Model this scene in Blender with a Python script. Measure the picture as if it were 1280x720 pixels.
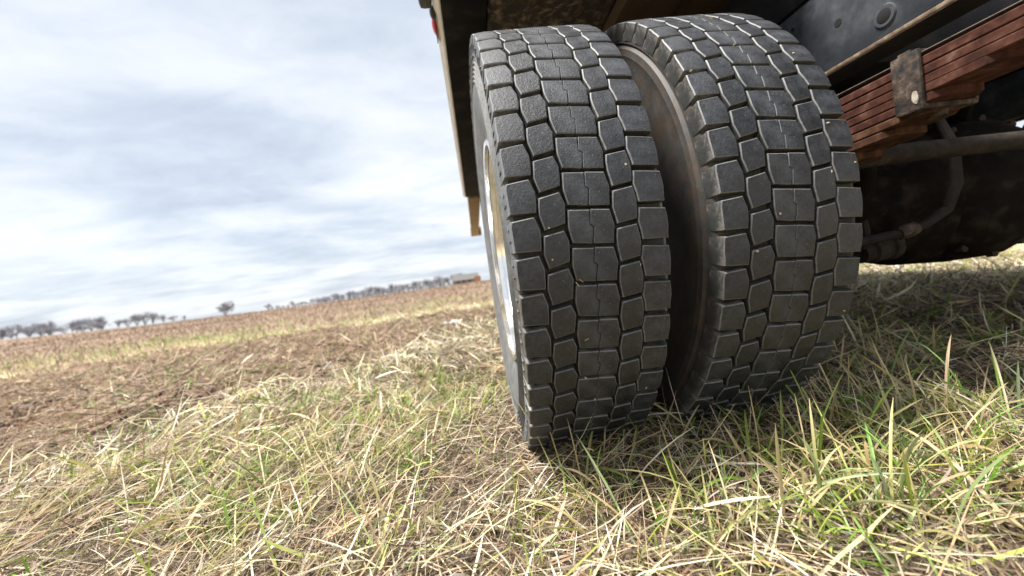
import bpy, bmesh, math, random
import numpy as np
from mathutils import Matrix, Vector, Euler

random.seed(7)
RNG = np.random.default_rng(11)
scene = bpy.context.scene
for o in list(bpy.data.objects):
    bpy.data.objects.remove(o)
COL = scene.collection
rad = math.radians

# ------------------------------------------------------------------ camera
CAM_POS = Vector((-0.1833, -1.0772, 0.4520))
yaw, pitch, roll = 0.08897, -0.03214, -0.13458
fw = Vector((math.sin(yaw) * math.cos(pitch), math.cos(yaw) * math.cos(pitch), math.sin(pitch)))
ri = Vector((math.cos(yaw), -math.sin(yaw), 0))
up = ri.cross(fw)
r2 = math.cos(roll) * ri + math.sin(roll) * up
u2 = -math.sin(roll) * ri + math.cos(roll) * up
cam_d = bpy.data.cameras.new('camera')
cam_d.sensor_width = 36
cam_d.lens = 476.66 / 1280 * 36
cam_d.clip_start = 0.02
cam_d.clip_end = 3000
cam_d.dof.use_dof = True
cam_d.dof.focus_distance = 0.66
cam_d.dof.aperture_fstop = 2.8
cam = bpy.data.objects.new('camera', cam_d)
COL.objects.link(cam)
cam.matrix_world = Matrix(((r2.x, u2.x, -fw.x, CAM_POS.x), (r2.y, u2.y, -fw.y, CAM_POS.y),
                           (r2.z, u2.z, -fw.z, CAM_POS.z), (0, 0, 0, 1)))
scene.camera = cam

# ------------------------------------------------------------------ sun and sky
SUN_AZ = rad(-97)      # from +Y, negative = towards -X
SUN_EL = rad(67)
sun_dir = Vector((math.sin(SUN_AZ) * math.cos(SUN_EL), math.cos(SUN_AZ) * math.cos(SUN_EL), math.sin(SUN_EL)))
sd = bpy.data.lights.new('sun', 'SUN')
sd.energy = 5.0
sd.angle = rad(14)
sd.color = (1.0, 0.955, 0.89)
sun = bpy.data.objects.new('sun', sd)
COL.objects.link(sun)
sun.rotation_euler = (-sun_dir).to_track_quat('-Z', 'Y').to_euler()

world = bpy.data.worlds.new('World')
scene.world = world
world.use_nodes = True
nt = world.node_tree
nt.nodes.clear()


def wn(t, **kw):
    n = nt.nodes.new(t)
    for k, v in kw.items():
        setattr(n, k, v)
    return n


def wl(a, b):
    nt.links.new(a, b)


tc = wn('ShaderNodeTexCoord')
sky = wn('ShaderNodeTexSky', sky_type='NISHITA')
sky.sun_disc = False
sky.sun_elevation = SUN_EL
sky.sun_rotation = SUN_AZ
skym = wn('ShaderNodeVectorMath', operation='SCALE')
skym.inputs['Scale'].default_value = 0.10
wl(sky.outputs[0], skym.inputs[0])
sep = wn('ShaderNodeSeparateXYZ')
wl(tc.outputs['Generated'], sep.inputs[0])
zc = wn('ShaderNodeMath', operation='MAXIMUM')
zc.inputs[1].default_value = 0.0
wl(sep.outputs[2], zc.inputs[0])
za = wn('ShaderNodeMath', operation='ADD')
za.inputs[1].default_value = 0.13
wl(zc.outputs[0], za.inputs[0])
dx = wn('ShaderNodeMath', operation='DIVIDE')
dy = wn('ShaderNodeMath', operation='DIVIDE')
wl(sep.outputs[0], dx.inputs[0]); wl(za.outputs[0], dx.inputs[1])
wl(sep.outputs[1], dy.inputs[0]); wl(za.outputs[0], dy.inputs[1])
comb = wn('ShaderNodeCombineXYZ')
wl(dx.outputs[0], comb.inputs[0]); wl(dy.outputs[0], comb.inputs[1])


def cloud(scale, detail, stretch, rot, dist=0.0, rough=0.6, off=(0, 0, 0)):
    mp = wn('ShaderNodeMapping')
    mp.inputs['Rotation'].default_value = (0, 0, rad(rot))
    mp.inputs['Scale'].default_value = stretch
    mp.inputs['Location'].default_value = off
    wl(comb.outputs[0], mp.inputs[0])
    n = wn('ShaderNodeTexNoise')
    n.inputs['Scale'].default_value = scale
    n.inputs['Detail'].default_value = detail
    n.inputs['Roughness'].default_value = rough
    n.inputs['Distortion'].default_value = dist
    wl(mp.outputs[0], n.inputs['Vector'])
    return n.outputs[0]


c1 = cloud(0.60, 4, (0.8, 1.2, 1), 25, 0.3, 0.5, (-2.5, -3.5, 0))
c2 = cloud(1.7, 8, (0.8, 1.15, 1), -14, 0.5, 0.54, (0.3, 4.0, 0))
c3 = cloud(5.0, 6, (0.7, 1.1, 1), -22, 0.6, 0.6, (7.0, 1.0, 0))


def madd(a, k, b):
    m = wn('ShaderNodeMath', operation='MULTIPLY_ADD')
    wl(a, m.inputs[0])
    m.inputs[1].default_value = k
    if isinstance(b, (int, float)):
        m.inputs[2].default_value = b
    else:
        wl(b, m.inputs[2])
    return m.outputs[0]


mixv = madd(c1, 1.15, madd(c2, 0.50, madd(c3, 0.27, -0.45)))
ramp = wn('ShaderNodeValToRGB')
e = ramp.color_ramp.elements
e[0].position = 0.24
e[0].color = (0.275, 0.315, 0.375, 1)
e[1].position = 0.74
e[1].color = (0.55, 0.555, 0.565, 1)
m1 = ramp.color_ramp.elements.new(0.40)
m1.color = (0.355, 0.39, 0.442, 1)
m2 = ramp.color_ramp.elements.new(0.55)
m2.color = (0.45, 0.475, 0.51, 1)
wl(mixv, ramp.inputs[0])
mx = wn('ShaderNodeMix', data_type='RGBA')
mx.inputs[0].default_value = 0.90
wl(skym.outputs[0], mx.inputs[6]); wl(ramp.outputs[0], mx.inputs[7])
bg = wn('ShaderNodeBackground')
bg.inputs[1].default_value = 0.86
wl(mx.outputs[2], bg.inputs[0])
wo = wn('ShaderNodeOutputWorld')
wl(bg.outputs[0], wo.inputs[0])

vs = scene.view_settings
vs.view_transform = 'Standard'
vs.look = 'None'
vs.gamma = 1
vs.use_curve_mapping = False
vs.exposure = 1.25

# ------------------------------------------------------------------ materials


class NT:
    def __init__(self, name):
        self.m = bpy.data.materials.new(name)
        self.m.use_nodes = True
        self.t = self.m.node_tree
        self.b = self.t.nodes['Principled BSDF']
        self.out = self.t.nodes['Material Output']

    def n(self, t, **kw):
        x = self.t.nodes.new(t)
        for k, v in kw.items():
            setattr(x, k, v)
        return x

    def l(self, a, b):
        self.t.links.new(a, b)

    def noise(self, scale, detail=4, rough=0.55, coord='Object', stretch=None, dist=0.0):
        tcn = self.n('ShaderNodeTexCoord')
        v = tcn.outputs[coord]
        if stretch:
            mp = self.n('ShaderNodeMapping')
            mp.inputs['Scale'].default_value = stretch
            self.l(v, mp.inputs[0])
            v = mp.outputs[0]
        x = self.n('ShaderNodeTexNoise')
        x.inputs['Scale'].default_value = scale
        x.inputs['Detail'].default_value = detail
        x.inputs['Roughness'].default_value = rough
        x.inputs['Distortion'].default_value = dist
        self.l(v, x.inputs['Vector'])
        return x.outputs[0]

    def ramp(self, fac, stops):
        r = self.n('ShaderNodeValToRGB')
        el = r.color_ramp.elements
        while len(el) < len(stops):
            el.new(0.5)
        for e_, (p, c) in zip(el, stops):
            e_.position = p
            e_.color = (c[0], c[1], c[2], 1) if isinstance(c, (tuple, list)) else (c, c, c, 1)
        self.l(fac, r.inputs[0])
        return r.outputs[0]

    def mix(self, fac, a, b, blend='MIX'):
        x = self.n('ShaderNodeMix', data_type='RGBA', blend_type=blend)
        for sock, v in ((0, fac), (6, a), (7, b)):
            if isinstance(v, (int, float)):
                x.inputs[sock].default_value = v
            elif isinstance(v, tuple):
                x.inputs[sock].default_value = (*v, 1)
            else:
                self.l(v, x.inputs[sock])
        return x.outputs[2]

    def bump(self, h, strength=0.3, dist=0.002):
        x = self.n('ShaderNodeBump')
        x.inputs['Strength'].default_value = strength
        x.inputs['Distance'].default_value = dist
        self.l(h, x.inputs['Height'])
        self.l(x.outputs[0], self.b.inputs['Normal'])

    def base(self, c):
        if isinstance(c, tuple):
            self.b.inputs['Base Color'].default_value = (*c, 1)
        else:
            self.l(c, self.b.inputs['Base Color'])

    def rough(self, r):
        if isinstance(r, (int, float)):
            self.b.inputs['Roughness'].default_value = r
        else:
            self.l(r, self.b.inputs['Roughness'])


def simple(name, stops, scale=20, rough=0.7, metal=0.0, bump=0.2, bd=0.002, detail=6, stretch=None, spec=0.4):
    k = NT(name)
    nz = k.noise(scale, detail, 0.6, stretch=stretch)
    k.base(k.ramp(nz, stops))
    k.rough(rough)
    k.b.inputs['Metallic'].default_value = metal
    k.b.inputs['Specular IOR Level'].default_value = spec
    if bump:
        k.bump(nz, bump, bd)
    return k.m


def rubber_top():
    k = NT('rubber_tread')
    oi = k.n('ShaderNodeObjectInfo')
    big = k.noise(26, 9, 0.72)
    mid = k.noise(130, 5, 0.7)
    fine = k.noise(600, 2, 0.6)
    c = k.ramp(big, [(0.36, (0.0060, 0.0070, 0.0092)), (0.50, (0.0105, 0.0120, 0.0158)), (0.68, (0.027, 0.031, 0.039))])
    c = k.mix(0.75, c, k.ramp(mid, [(0.38, 0.22), (0.62, 0.80)]), 'OVERLAY')
    dust = k.noise(11, 7, 0.68)
    c = k.mix(k.ramp(dust, [(0.48, 0.0), (0.68, 0.42)]), c, (0.080, 0.088, 0.104))
    c = k.mix(0.35, c, k.ramp(fine, [(0.40, 0.25), (0.60, 0.75)]), 'OVERLAY')
    # pale specks and dried mud smears
    sp = k.noise(150, 2, 0.5)
    c = k.mix(k.ramp(sp, [(0.72, 0.0), (0.77, 0.6)]), c, (0.20, 0.18, 0.15))
    mud = k.noise(9, 8, 0.72)
    c = k.mix(k.ramp(mud, [(0.60, 0.0), (0.74, 0.22)]), c, (0.17, 0.14, 0.105))
    rr = k.ramp(oi.outputs['Random'], [(0.0, 0.82), (1.0, 1.18)])
    c = k.mix(1.0, c, rr, 'MULTIPLY')
    k.base(c)
    k.rough(k.ramp(big, [(0.35, 0.36), (0.65, 0.62)]))
    k.b.inputs['Specular IOR Level'].default_value = 0.6
    k.bump(k.noise(240, 5, 0.7), 0.8, 0.0014)
    return k.m


def rubber_side(name, dust, amount, rough=0.78, spec=0.3, patch=(0.35, 0.65), low=0.35):
    k = NT(name)
    a = k.noise(30, 6, 0.65)
    b = k.noise(26, 7, 0.7)
    c = k.ramp(a, [(0.3, (0.018, 0.022, 0.022)), (0.7, (0.062, 0.061, 0.06))])
    c = k.mix(k.ramp(b, [(patch[0], amount * low), (patch[1], amount)]), c, dust)
    fine = k.noise(300, 3, 0.6)
    c = k.mix(0.35, c, k.ramp(fine, [(0.3, 0.2), (0.7, 0.85)]), 'OVERLAY')
    k.base(c)
    k.rough(rough)
    k.b.inputs['Specular IOR Level'].default_value = spec
    k.bump(a, 0.3, 0.001)
    return k.m


def blade_mat(name, rough=0.55, trans=0.35, spec=0.4):
    k = NT(name)
    at = k.n('ShaderNodeAttribute', attribute_name='tint')
    k.base(at.outputs['Color'])
    k.rough(rough)
    k.b.inputs['Specular IOR Level'].default_value = spec
    tr = k.n('ShaderNodeBsdfTranslucent')
    k.l(at.outputs['Color'], tr.inputs['Color'])
    ms = k.n('ShaderNodeMixShader')
    ms.inputs[0].default_value = trans
    k.l(k.b.outputs[0], ms.inputs[1])
    k.l(tr.outputs[0], ms.inputs[2])
    k.l(ms.outputs[0], k.out.inputs[0])
    return k.m


def ground_mat():
    k = NT('ground_soil_and_field')
    at = k.n('ShaderNodeAttribute', attribute_name='zone')     # r dirt, g green, b far field
    sx = k.n('ShaderNodeSeparateColor')
    k.l(at.outputs['Color'], sx.inputs[0])
    tcn = k.n('ShaderNodeTexCoord')
    n1 = k.noise(38, 8, 0.68)
    n2 = k.noise(3.0, 8, 0.65)
    n3 = k.noise(0.35, 8, 0.68)
    n4 = k.noise(0.06, 4, 0.6)
    thatch = k.ramp(n1, [(0.25, (0.045, 0.033, 0.025)), (0.5, (0.12, 0.093, 0.066)), (0.75, (0.24, 0.195, 0.14))])
    blond = k.ramp(n2, [(0.3, (0.22, 0.18, 0.10)), (0.5, (0.40, 0.34, 0.20)), (0.7, (0.52, 0.46, 0.29))])
    soil = k.ramp(n1, [(0.25, (0.105, 0.070, 0.048)), (0.5, (0.19, 0.132, 0.092)), (0.78, (0.29, 0.215, 0.155))])
    field = k.ramp(n3, [(0.28, (0.12, 0.085, 0.062)), (0.46, (0.19, 0.138, 0.100)), (0.62, (0.25, 0.185, 0.133)), (0.78, (0.32, 0.25, 0.18))])
    field = k.mix(0.35, field, k.ramp(n2, [(0.25, 0.15), (0.75, 0.85)]), 'OVERLAY')
    field = k.mix(k.ramp(n4, [(0.35, 0.0), (0.65, 0.35)]), field, (0.26, 0.18, 0.122))
    green = k.ramp(n2, [(0.3, (0.17, 0.18, 0.07)), (0.7, (0.29, 0.29, 0.13))])
    lp = k.n('ShaderNodeVectorMath', operation='LENGTH')
    k.l(tcn.outputs['Object'], lp.inputs[0])
    dist = k.ramp(lp.outputs['Value'], [(0.0, 0.0), (1.0, 1.0)])
    mr = k.n('ShaderNodeMapRange')
    mr.inputs['From Min'].default_value = 2.0
    mr.inputs['From Max'].default_value = 5.0
    k.l(lp.outputs['Value'], mr.inputs['Value'])
    c = k.mix(mr.outputs[0], thatch, blond)
    c = k.mix(sx.outputs[2], c, field)
    c = k.mix(sx.outputs[1], c, green)
    c = k.mix(sx.outputs[0], c, soil)
    k.base(c)
    k.rough(0.95)
    k.b.inputs['Specular IOR Level'].default_value = 0.1
    k.bump(n1, 0.8, 0.012)
    return k.m


M = {}
M['tread'] = rubber_top()
M['groove'] = rubber_side('rubber_block_flank', (0.24, 0.225, 0.205), 0.55, 0.36, 0.65, (0.50, 0.66), 0.05)
M['edge'] = rubber_side('rubber_worn_edge', (0.23, 0.235, 0.245), 0.50, 0.58, 0.5, (0.36, 0.60), 0.25)
M['floor'] = rubber_side('rubber_groove_floor', (0.09, 0.075, 0.06), 0.5, 0.7, 0.2, (0.45, 0.65), 0.1)
M['grit'] = simple('straw_and_grit', [(0.3, (0.22, 0.17, 0.11)), (0.5, (0.42, 0.34, 0.22)), (0.7, (0.55, 0.46, 0.32))], 40, 0.9, bump=0)
M['carcass_outer'] = rubber_side('rubber_sidewall_grey', (0.24, 0.24, 0.24), 0.6)
M['carcass_inner'] = rubber_side('rubber_sidewall_brown', (0.070, 0.048, 0.034), 0.7, 0.6, 0.3, (0.42, 0.62), 0.1)


def polished():
    k = NT('polished_aluminium')
    k.b.inputs['Metallic'].default_value = 1.0
    nz = k.noise(25, 5, 0.6, stretch=(1, 1, 1))
    k.base(k.ramp(nz, [(0.3, (0.80, 0.79, 0.77)), (0.7, (0.90, 0.89, 0.88))]))
    k.rough(k.ramp(nz, [(0.3, 0.12), (0.7, 0.24)]))
    return k.m


M['rim'] = polished()
M['steel_dark'] = simple('dark_painted_steel', [(0.3, (0.007, 0.007, 0.009)), (0.55, (0.014, 0.014, 0.017)), (0.75, (0.035, 0.030, 0.025))], 12, 0.85, spec=0.1)
M['rail'] = simple('blue_grey_frame_paint', [(0.28, (0.014, 0.017, 0.022)), (0.5, (0.033, 0.038, 0.047)), (0.62, (0.06, 0.066, 0.075)), (0.78, (0.13, 0.13, 0.13))], 13, 0.7, bump=0.35, spec=0.2, detail=9)
M['rust_edge'] = simple('rusty_edge', [(0.3, (0.06, 0.04, 0.028)), (0.55, (0.16, 0.115, 0.08)), (0.75, (0.30, 0.25, 0.19))], 60, 0.85)
M['rust'] = simple('orange_rust', [(0.32, (0.022, 0.012, 0.009)), (0.46, (0.054, 0.021, 0.015)), (0.60, (0.085, 0.037, 0.026)), (0.76, (0.15, 0.092, 0.07))], 38, 0.9, bump=0.35, bd=0.003, spec=0.1, detail=6)
M['rust_brown'] = simple('brown_rust', [(0.25, (0.022, 0.011, 0.008)), (0.5, (0.055, 0.026, 0.016)), (0.75, (0.13, 0.07, 0.04))], 40, 0.9, bump=0.8, spec=0.1)
M['leaf_top'] = simple('dusty_leaf_steel', [(0.3, (0.12, 0.10, 0.085)), (0.7, (0.24, 0.21, 0.18))], 70, 0.85)
M['clip'] = simple('rusty_clip_steel', [(0.36, (0.014, 0.016, 0.021)), (0.47, (0.038, 0.030, 0.025)), (0.58, (0.072, 0.053, 0.041)), (0.75, (0.16, 0.125, 0.095))], 60, 0.8, bump=0.9, spec=0.2, detail=9)
M['grease'] = simple('greasy_axle_steel', [(0.25, (0.004, 0.0033, 0.003)), (0.5, (0.010, 0.008, 0.007)), (0.78, (0.045, 0.034, 0.027))], 16, 0.9, bump=0.6, bd=0.006, spec=0.08)
M['bar'] = simple('dirty_tube_steel', [(0.3, (0.015, 0.012, 0.010)), (0.6, (0.034, 0.028, 0.024)), (0.8, (0.09, 0.075, 0.062))], 40, 0.85, spec=0.15)
M['hose'] = simple('black_hose_rubber', [(0.3, (0.008, 0.007, 0.006)), (0.7, (0.022, 0.018, 0.016))], 40, 0.75, spec=0.2)
M['trim'] = simple('pale_side_trim', [(0.3, (0.70, 0.69, 0.66)), (0.7, (0.82, 0.81, 0.79))], 18, 0.5)
M['tan'] = simple('tan_painted_post', [(0.3, (0.18, 0.125, 0.06)), (0.7, (0.30, 0.22, 0.11))], 10, 0.7)
M['rustblock'] = simple('rusty_block', [(0.3, (0.15, 0.07, 0.035)), (0.7, (0.34, 0.19, 0.11))], 15, 0.85)
M['black_plastic'] = simple('black_plastic', [(0.3, (0.02, 0.021, 0.024)), (0.7, (0.04, 0.042, 0.046))], 30, 0.45, bump=0.05)
M['paintmark'] = simple('dried_white_paint', [(0.35, (0.12, 0.10, 0.08)), (0.5, (0.34, 0.30, 0.24)), (0.7, (0.46, 0.42, 0.35))], 90, 0.8)
M['wood'] = simple('brown_sill_wood', [(0.3, (0.035, 0.023, 0.013)), (0.6, (0.07, 0.047, 0.027)), (0.8, (0.12, 0.085, 0.05))], 9, 0.8, stretch=(1, 0.12, 1))
M['flange'] = simple('shaded_flange_black', [(0.3, (0.006, 0.006, 0.007)), (0.7, (0.016, 0.015, 0.014))], 14, 0.9, spec=0.08)  # black puts the shade under the rail into the flange colour
M['hole'] = simple('black_hole', [(0.3, (0.004, 0.004, 0.004)), (0.7, (0.008, 0.008, 0.008))], 9, 0.9, bump=0)
M['body_paint'] = simple('white_body_paint', [(0.3, (0.55, 0.54, 0.52)), (0.7, (0.68, 0.67, 0.65))], 3, 0.4, bump=0)


def mud_splash():
    k = NT('mud_spattered_underside')
    a = k.noise(34, 9, 0.72, dist=0.4)
    b = k.noise(6, 4, 0.6)
    c = k.ramp(a, [(0.40, (0.022, 0.022, 0.026)), (0.50, (0.06, 0.048, 0.035)), (0.58, (0.30, 0.235, 0.155)), (0.72, (0.46, 0.38, 0.27))])
    c = k.mix(k.ramp(b, [(0.38, 0.75), (0.58, 0.0)]), c, (0.03, 0.027, 0.025))
    k.base(c)
    k.rough(0.9)
    k.bump(a, 0.8, 0.006)
    return k.m


M['mud'] = mud_splash()


def lamp_red():
    k = NT('red_lamp_lens')
    k.base((0.62, 0.012, 0.018))
    k.rough(0.15)
    return k.m


M['red'] = lamp_red()
M['ground'] = ground_mat()
M['straw'] = blade_mat('dry_straw', 0.6, 0.28, 0.35)
M['green'] = blade_mat('green_blades', 0.45, 0.38, 0.45)
M['litter'] = simple('white_plastic_scrap', [(0.3, (0.72, 0.72, 0.72)), (0.7, (0.85, 0.85, 0.86))], 20, 0.5)
M['bark'] = simple('grey_bark', [(0.3, (0.15, 0.15, 0.16)), (0.7, (0.25, 0.25, 0.26))], 3, 0.9)
M['twig'] = simple('haze_tinted_twigs', [(0.3, (0.25, 0.255, 0.285)), (0.7, (0.36, 0.365, 0.40))], 0.6, 0.9, bump=0)  # blue-grey tint puts distance haze into the twig colour
M['roof'] = simple('grey_shingle_roof', [(0.3, (0.085, 0.083, 0.083)), (0.7, (0.13, 0.128, 0.126))], 4, 0.9)
M['siding'] = simple('beige_siding', [(0.3, (0.20, 0.17, 0.14)), (0.7, (0.26, 0.225, 0.19))], 2, 0.8)
M['orange'] = simple('orange_brick_gable', [(0.3, (0.30, 0.15, 0.08)), (0.7, (0.40, 0.21, 0.12))], 2, 0.8)
M['window'] = simple('dark_window_glass', [(0.3, (0.02, 0.025, 0.03)), (0.7, (0.04, 0.045, 0.05))], 1, 0.15, bump=0)

# ------------------------------------------------------------------ mesh helpers


def link(name, me, mat=None, parent=None, loc=(0, 0, 0), rot=(0, 0, 0)):
    o = bpy.data.objects.new(name, me)
    COL.objects.link(o)
    if mat and me is not None and len(me.materials) == 0:
        me.materials.append(mat)
    if parent:
        o.parent = parent
    o.location = loc
    o.rotation_euler = rot
    return o


def tag(o, label=None, cat=None, group=None, kind=None):
    if label:
        o['label'] = label
    if cat:
        o['category'] = cat
    if group:
        o['group'] = group
    if kind:
        o['kind'] = kind
    return o


def empty(name, loc=(0, 0, 0), parent=None):
    o = bpy.data.objects.new(name, None)
    COL.objects.link(o)
    o.location = loc
    o.empty_display_size = 0.1
    if parent:
        o.parent = parent
    return o


def smooth(me, ang=35):
    me.polygons.foreach_set('use_smooth', [True] * len(me.polygons))
    try:
        me.set_sharp_from_angle(angle=rad(ang))
    except Exception:
        pass


def bm_mesh(name, bm, ang=35):
    bmesh.ops.recalc_face_normals(bm, faces=bm.faces)
    me = bpy.data.meshes.new(name)
    bm.to_mesh(me)
    bm.free()
    smooth(me, ang)
    return me


def bm_box(bm, x0, x1, y0, y1, z0, z1, bev=0.0):
    t = bmesh.new()
    bmesh.ops.create_cube(t, size=1)
    bmesh.ops.scale(t, vec=(x1 - x0, y1 - y0, z1 - z0), verts=t.verts)
    bmesh.ops.translate(t, vec=((x0 + x1) / 2, (y0 + y1) / 2, (z0 + z1) / 2), verts=t.verts)
    if bev:
        bmesh.ops.bevel(t, geom=t.edges[:], offset=bev, segments=2, affect='EDGES', profile=0.6)
    tmp = bpy.data.meshes.new('tmp')
    t.to_mesh(tmp)
    t.free()
    bm.from_mesh(tmp)
    bpy.data.meshes.remove(tmp)


def box(name, x0, x1, y0, y1, z0, z1, mat, parent=None, bev=0.004):
    bm = bmesh.new()
    bm_box(bm, x0, x1, y0, y1, z0, z1, bev)
    return link(name, bm_mesh(name, bm), mat, parent)


def bm_tube(bm, pts, radii, seg=12, cap=True):
    pts = [Vector(p) for p in pts]
    if isinstance(radii, (int, float)):
        radii = [radii] * len(pts)
    rings = []
    ref = None
    for i, p in enumerate(pts):
        t = (pts[min(i + 1, len(pts) - 1)] - pts[max(i - 1, 0)]).normalized()
        if ref is None:
            ref = Vector((0, 0, 1)) if abs(t.z) < 0.9 else Vector((1, 0, 0))
        s = t.cross(ref).normalized()
        ref = s.cross(t).normalized()
        rings.append([bm.verts.new(p + radii[i] * (math.cos(2 * math.pi * k / seg) * s + math.sin(2 * math.pi * k / seg) * ref)) for k in range(seg)])
    for a, b in zip(rings, rings[1:]):
        for k in range(seg):
            bm.faces.new((a[k], a[(k + 1) % seg], b[(k + 1) % seg], b[k]))
    if cap:
        bm.faces.new(rings[0][::-1])
        bm.faces.new(rings[-1])


def tube(name, pts, radii, mat, parent=None, seg=14):
    bm = bmesh.new()
    bm_tube(bm, pts, radii, seg)
    return link(name, bm_mesh(name, bm), mat, parent)


def lathe_x(name, prof, seg, mat, parent=None, loc=(0, 0, 0), ang=40, closed=False):
    """revolve (x, r) profile about the X axis"""
    n = len(prof)
    V = np.zeros((seg, n, 3))
    P = np.array(prof)
    th = np.arange(seg) * 2 * np.pi / seg
    V[:, :, 0] = P[None, :, 0]
    V[:, :, 1] = -np.cos(th)[:, None] * P[None, :, 1]
    V[:, :, 2] = np.sin(th)[:, None] * P[None, :, 1]
    F = []
    m = n if closed else n - 1
    for i in range(seg):
        j = (i + 1) % seg
        for k in range(m):
            k2 = (k + 1) % n
            F.append((i * n + k, i * n + k2, j * n + k2, j * n + k))
    me = bpy.data.meshes.new(name)
    me.from_pydata(V.reshape(-1, 3).tolist(), [], F)
    bm = bmesh.new()
    bm.from_mesh(me)
    bmesh.ops.recalc_face_normals(bm, faces=bm.faces)
    bm.to_mesh(me)
    bm.free()
    smooth(me, ang)
    return link(name, me, mat, parent, loc)


def fast_mesh(name, V, F, tint=None, attr='tint'):
    """V (n,3) float, F (m,k) int with k = 3 or 4"""
    me = bpy.data.meshes.new(name)
    me.vertices.add(len(V))
    me.vertices.foreach_set('co', np.ascontiguousarray(V, dtype=np.float32).ravel())
    k = F.shape[1]
    me.loops.add(F.size)
    me.loops.foreach_set('vertex_index', np.ascontiguousarray(F, dtype=np.int32).ravel())
    me.polygons.add(len(F))
    me.polygons.foreach_set('loop_start', np.arange(0, F.size, k, dtype=np.int32))
    me.update(calc_edges=True)
    if tint is not None:
        a = me.attributes.new(attr, 'FLOAT_COLOR', 'POINT')
        c = np.ones((len(V), 4), dtype=np.float32)
        c[:, :3] = tint
        a.data.foreach_set('color', c.ravel())
    me.polygons.foreach_set('use_smooth', np.ones(len(F), dtype=bool))
    me.validate()
    return me


# ---- numpy value noise
def _hash(ix, iy, s):
    h = (ix.astype(np.int64) * 374761393 + iy.astype(np.int64) * 668265263 + s * 1442695041) & 0xFFFFFFFF
    h = ((h ^ (h >> 13)) * 1274126177) & 0xFFFFFFFF
    h = (h ^ (h >> 16)) & 0xFFFFFFFF
    return h / 4294967295.0


def vnoise(x, y, s=0):
    ix = np.floor(x); iy = np.floor(y)
    fx = x - ix; fy = y - iy
    fx = fx * fx * (3 - 2 * fx); fy = fy * fy * (3 - 2 * fy)
    a = _hash(ix, iy, s); b = _hash(ix + 1, iy, s); c = _hash(ix, iy + 1, s); d = _hash(ix + 1, iy + 1, s)
    return (a * (1 - fx) + b * fx) * (1 - fy) + (c * (1 - fx) + d * fx) * fy


def fbm(x, y, oct=4, s=0):
    r = 0; amp = 0.5; tot = 0
    for k in range(oct):
        r = r + amp * vnoise(x * 2 ** k + 17.3 * k, y * 2 ** k + 9.1 * k, s + k)
        tot += amp
        amp *= 0.5
    return r / tot


def sstep(a, b, x):
    t = np.clip((x - a) / (b - a), 0, 1)
    return t * t * (3 - 2 * t)


# ------------------------------------------------------------------ ground
AZ_K = np.radians([-180, -60, -48.7, -40, -32, -24, 0, 30, 180])
EL_K = np.tan(np.radians([0.2, 0.45, 0.44, 0.02, -0.15, -0.36, -0.27, -0.2, 0.2]))


def dirt_mask(x, y):
    w = (fbm(x * 1.6, y * 1.6, 4, 5) - 0.5) * 1.1
    near = np.interp(x, [-14, -8, -4, -1.75, -1.60, -1.34, -0.90, -0.48, -0.2, 1.5], [-6, -3.4, -1.0, 0.22, 0.42, 0.66, 1.12, 2.25, 2.7, 3.5])
    far = np.interp(x, [-14, -8, -6.5, -5.3, -2.5, -0.2, 1.5], [1.0, 3.6, 4.4, 5.2, 5.1, 4.9, 4.2])
    m = sstep(-0.12, 0.22, y + w * 0.5 - near) * sstep(-0.25, 0.35, far - y + w)
    m = m * sstep(1.6, 0.6, x)
    bare = np.exp(-(((x + 0.74) / 0.18) ** 2 + ((y - 0.34) / 0.07) ** 2)) + 0.9 * np.exp(-(((x - 1.75) / 0.55) ** 2 + ((y - 0.30) / 0.13) ** 2))
    return np.clip(np.maximum(m, np.clip(bare * 1.4 - 0.35, 0, 1)), 0, 1)


def field_mask(x, y):
    far = np.interp(x, [-14, -8, -6.5, -5.3, -2.5, -0.2, 1.5, 8], [1.6, 4.3, 5.1, 5.7, 5.8, 5.8, 6.4, 11])
    w = (fbm(x * 0.7, y * 0.7, 4, 31) - 0.5) * 2.6
    return sstep(-0.4, 0.9, y - far + w) * sstep(14, 6, x - 0.25 * y)


SP_ = 0.3291


def ground_h(x, y):
    r = np.hypot(x - CAM_POS.x, y - CAM_POS.y)
    az = np.arctan2(x - CAM_POS.x, y - CAM_POS.y)
    el = np.interp(az, AZ_K, EL_K)
    h = sstep(15, 150, r) * (r * el + 0.45)
    near = 1 - sstep(10, 40, r)
    h = h + near * ((fbm(x * 1.3, y * 1.3, 3, 2) - 0.5) * 0.05 + (fbm(x * 6, y * 6, 3, 3) - 0.5) * 0.035)
    d = dirt_mask(x, y)
    h = h + d * ((fbm(x * 2.4, y * 3.0, 4, 8) - 0.42) * 0.22 + (fbm(x * 9, y * 9, 3, 9) - 0.5) * 0.07) * sstep(0.6, 2.5, r)
    h = h + (1 - near) * (fbm(x * 0.15, y * 0.15, 4, 12) - 0.5) * 0.35 * (1 - 0.6 * sstep(60, 150, r))
    # wheel stands on level turf
    flat = np.exp(-((np.maximum(np.abs(x - 0.165) - 0.30, 0) / 0.15) ** 2 + (np.maximum(np.abs(y) - 0.10, 0) / 0.15) ** 2))
    bank = np.exp(-(((x - .36) / .42) ** 2 + ((y + .16) / .28) ** 2))
    return h * (1 - flat) + .020 * flat + .040 * (1 - sstep(2.0, 6.0, r)) + .040 * bank


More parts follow.
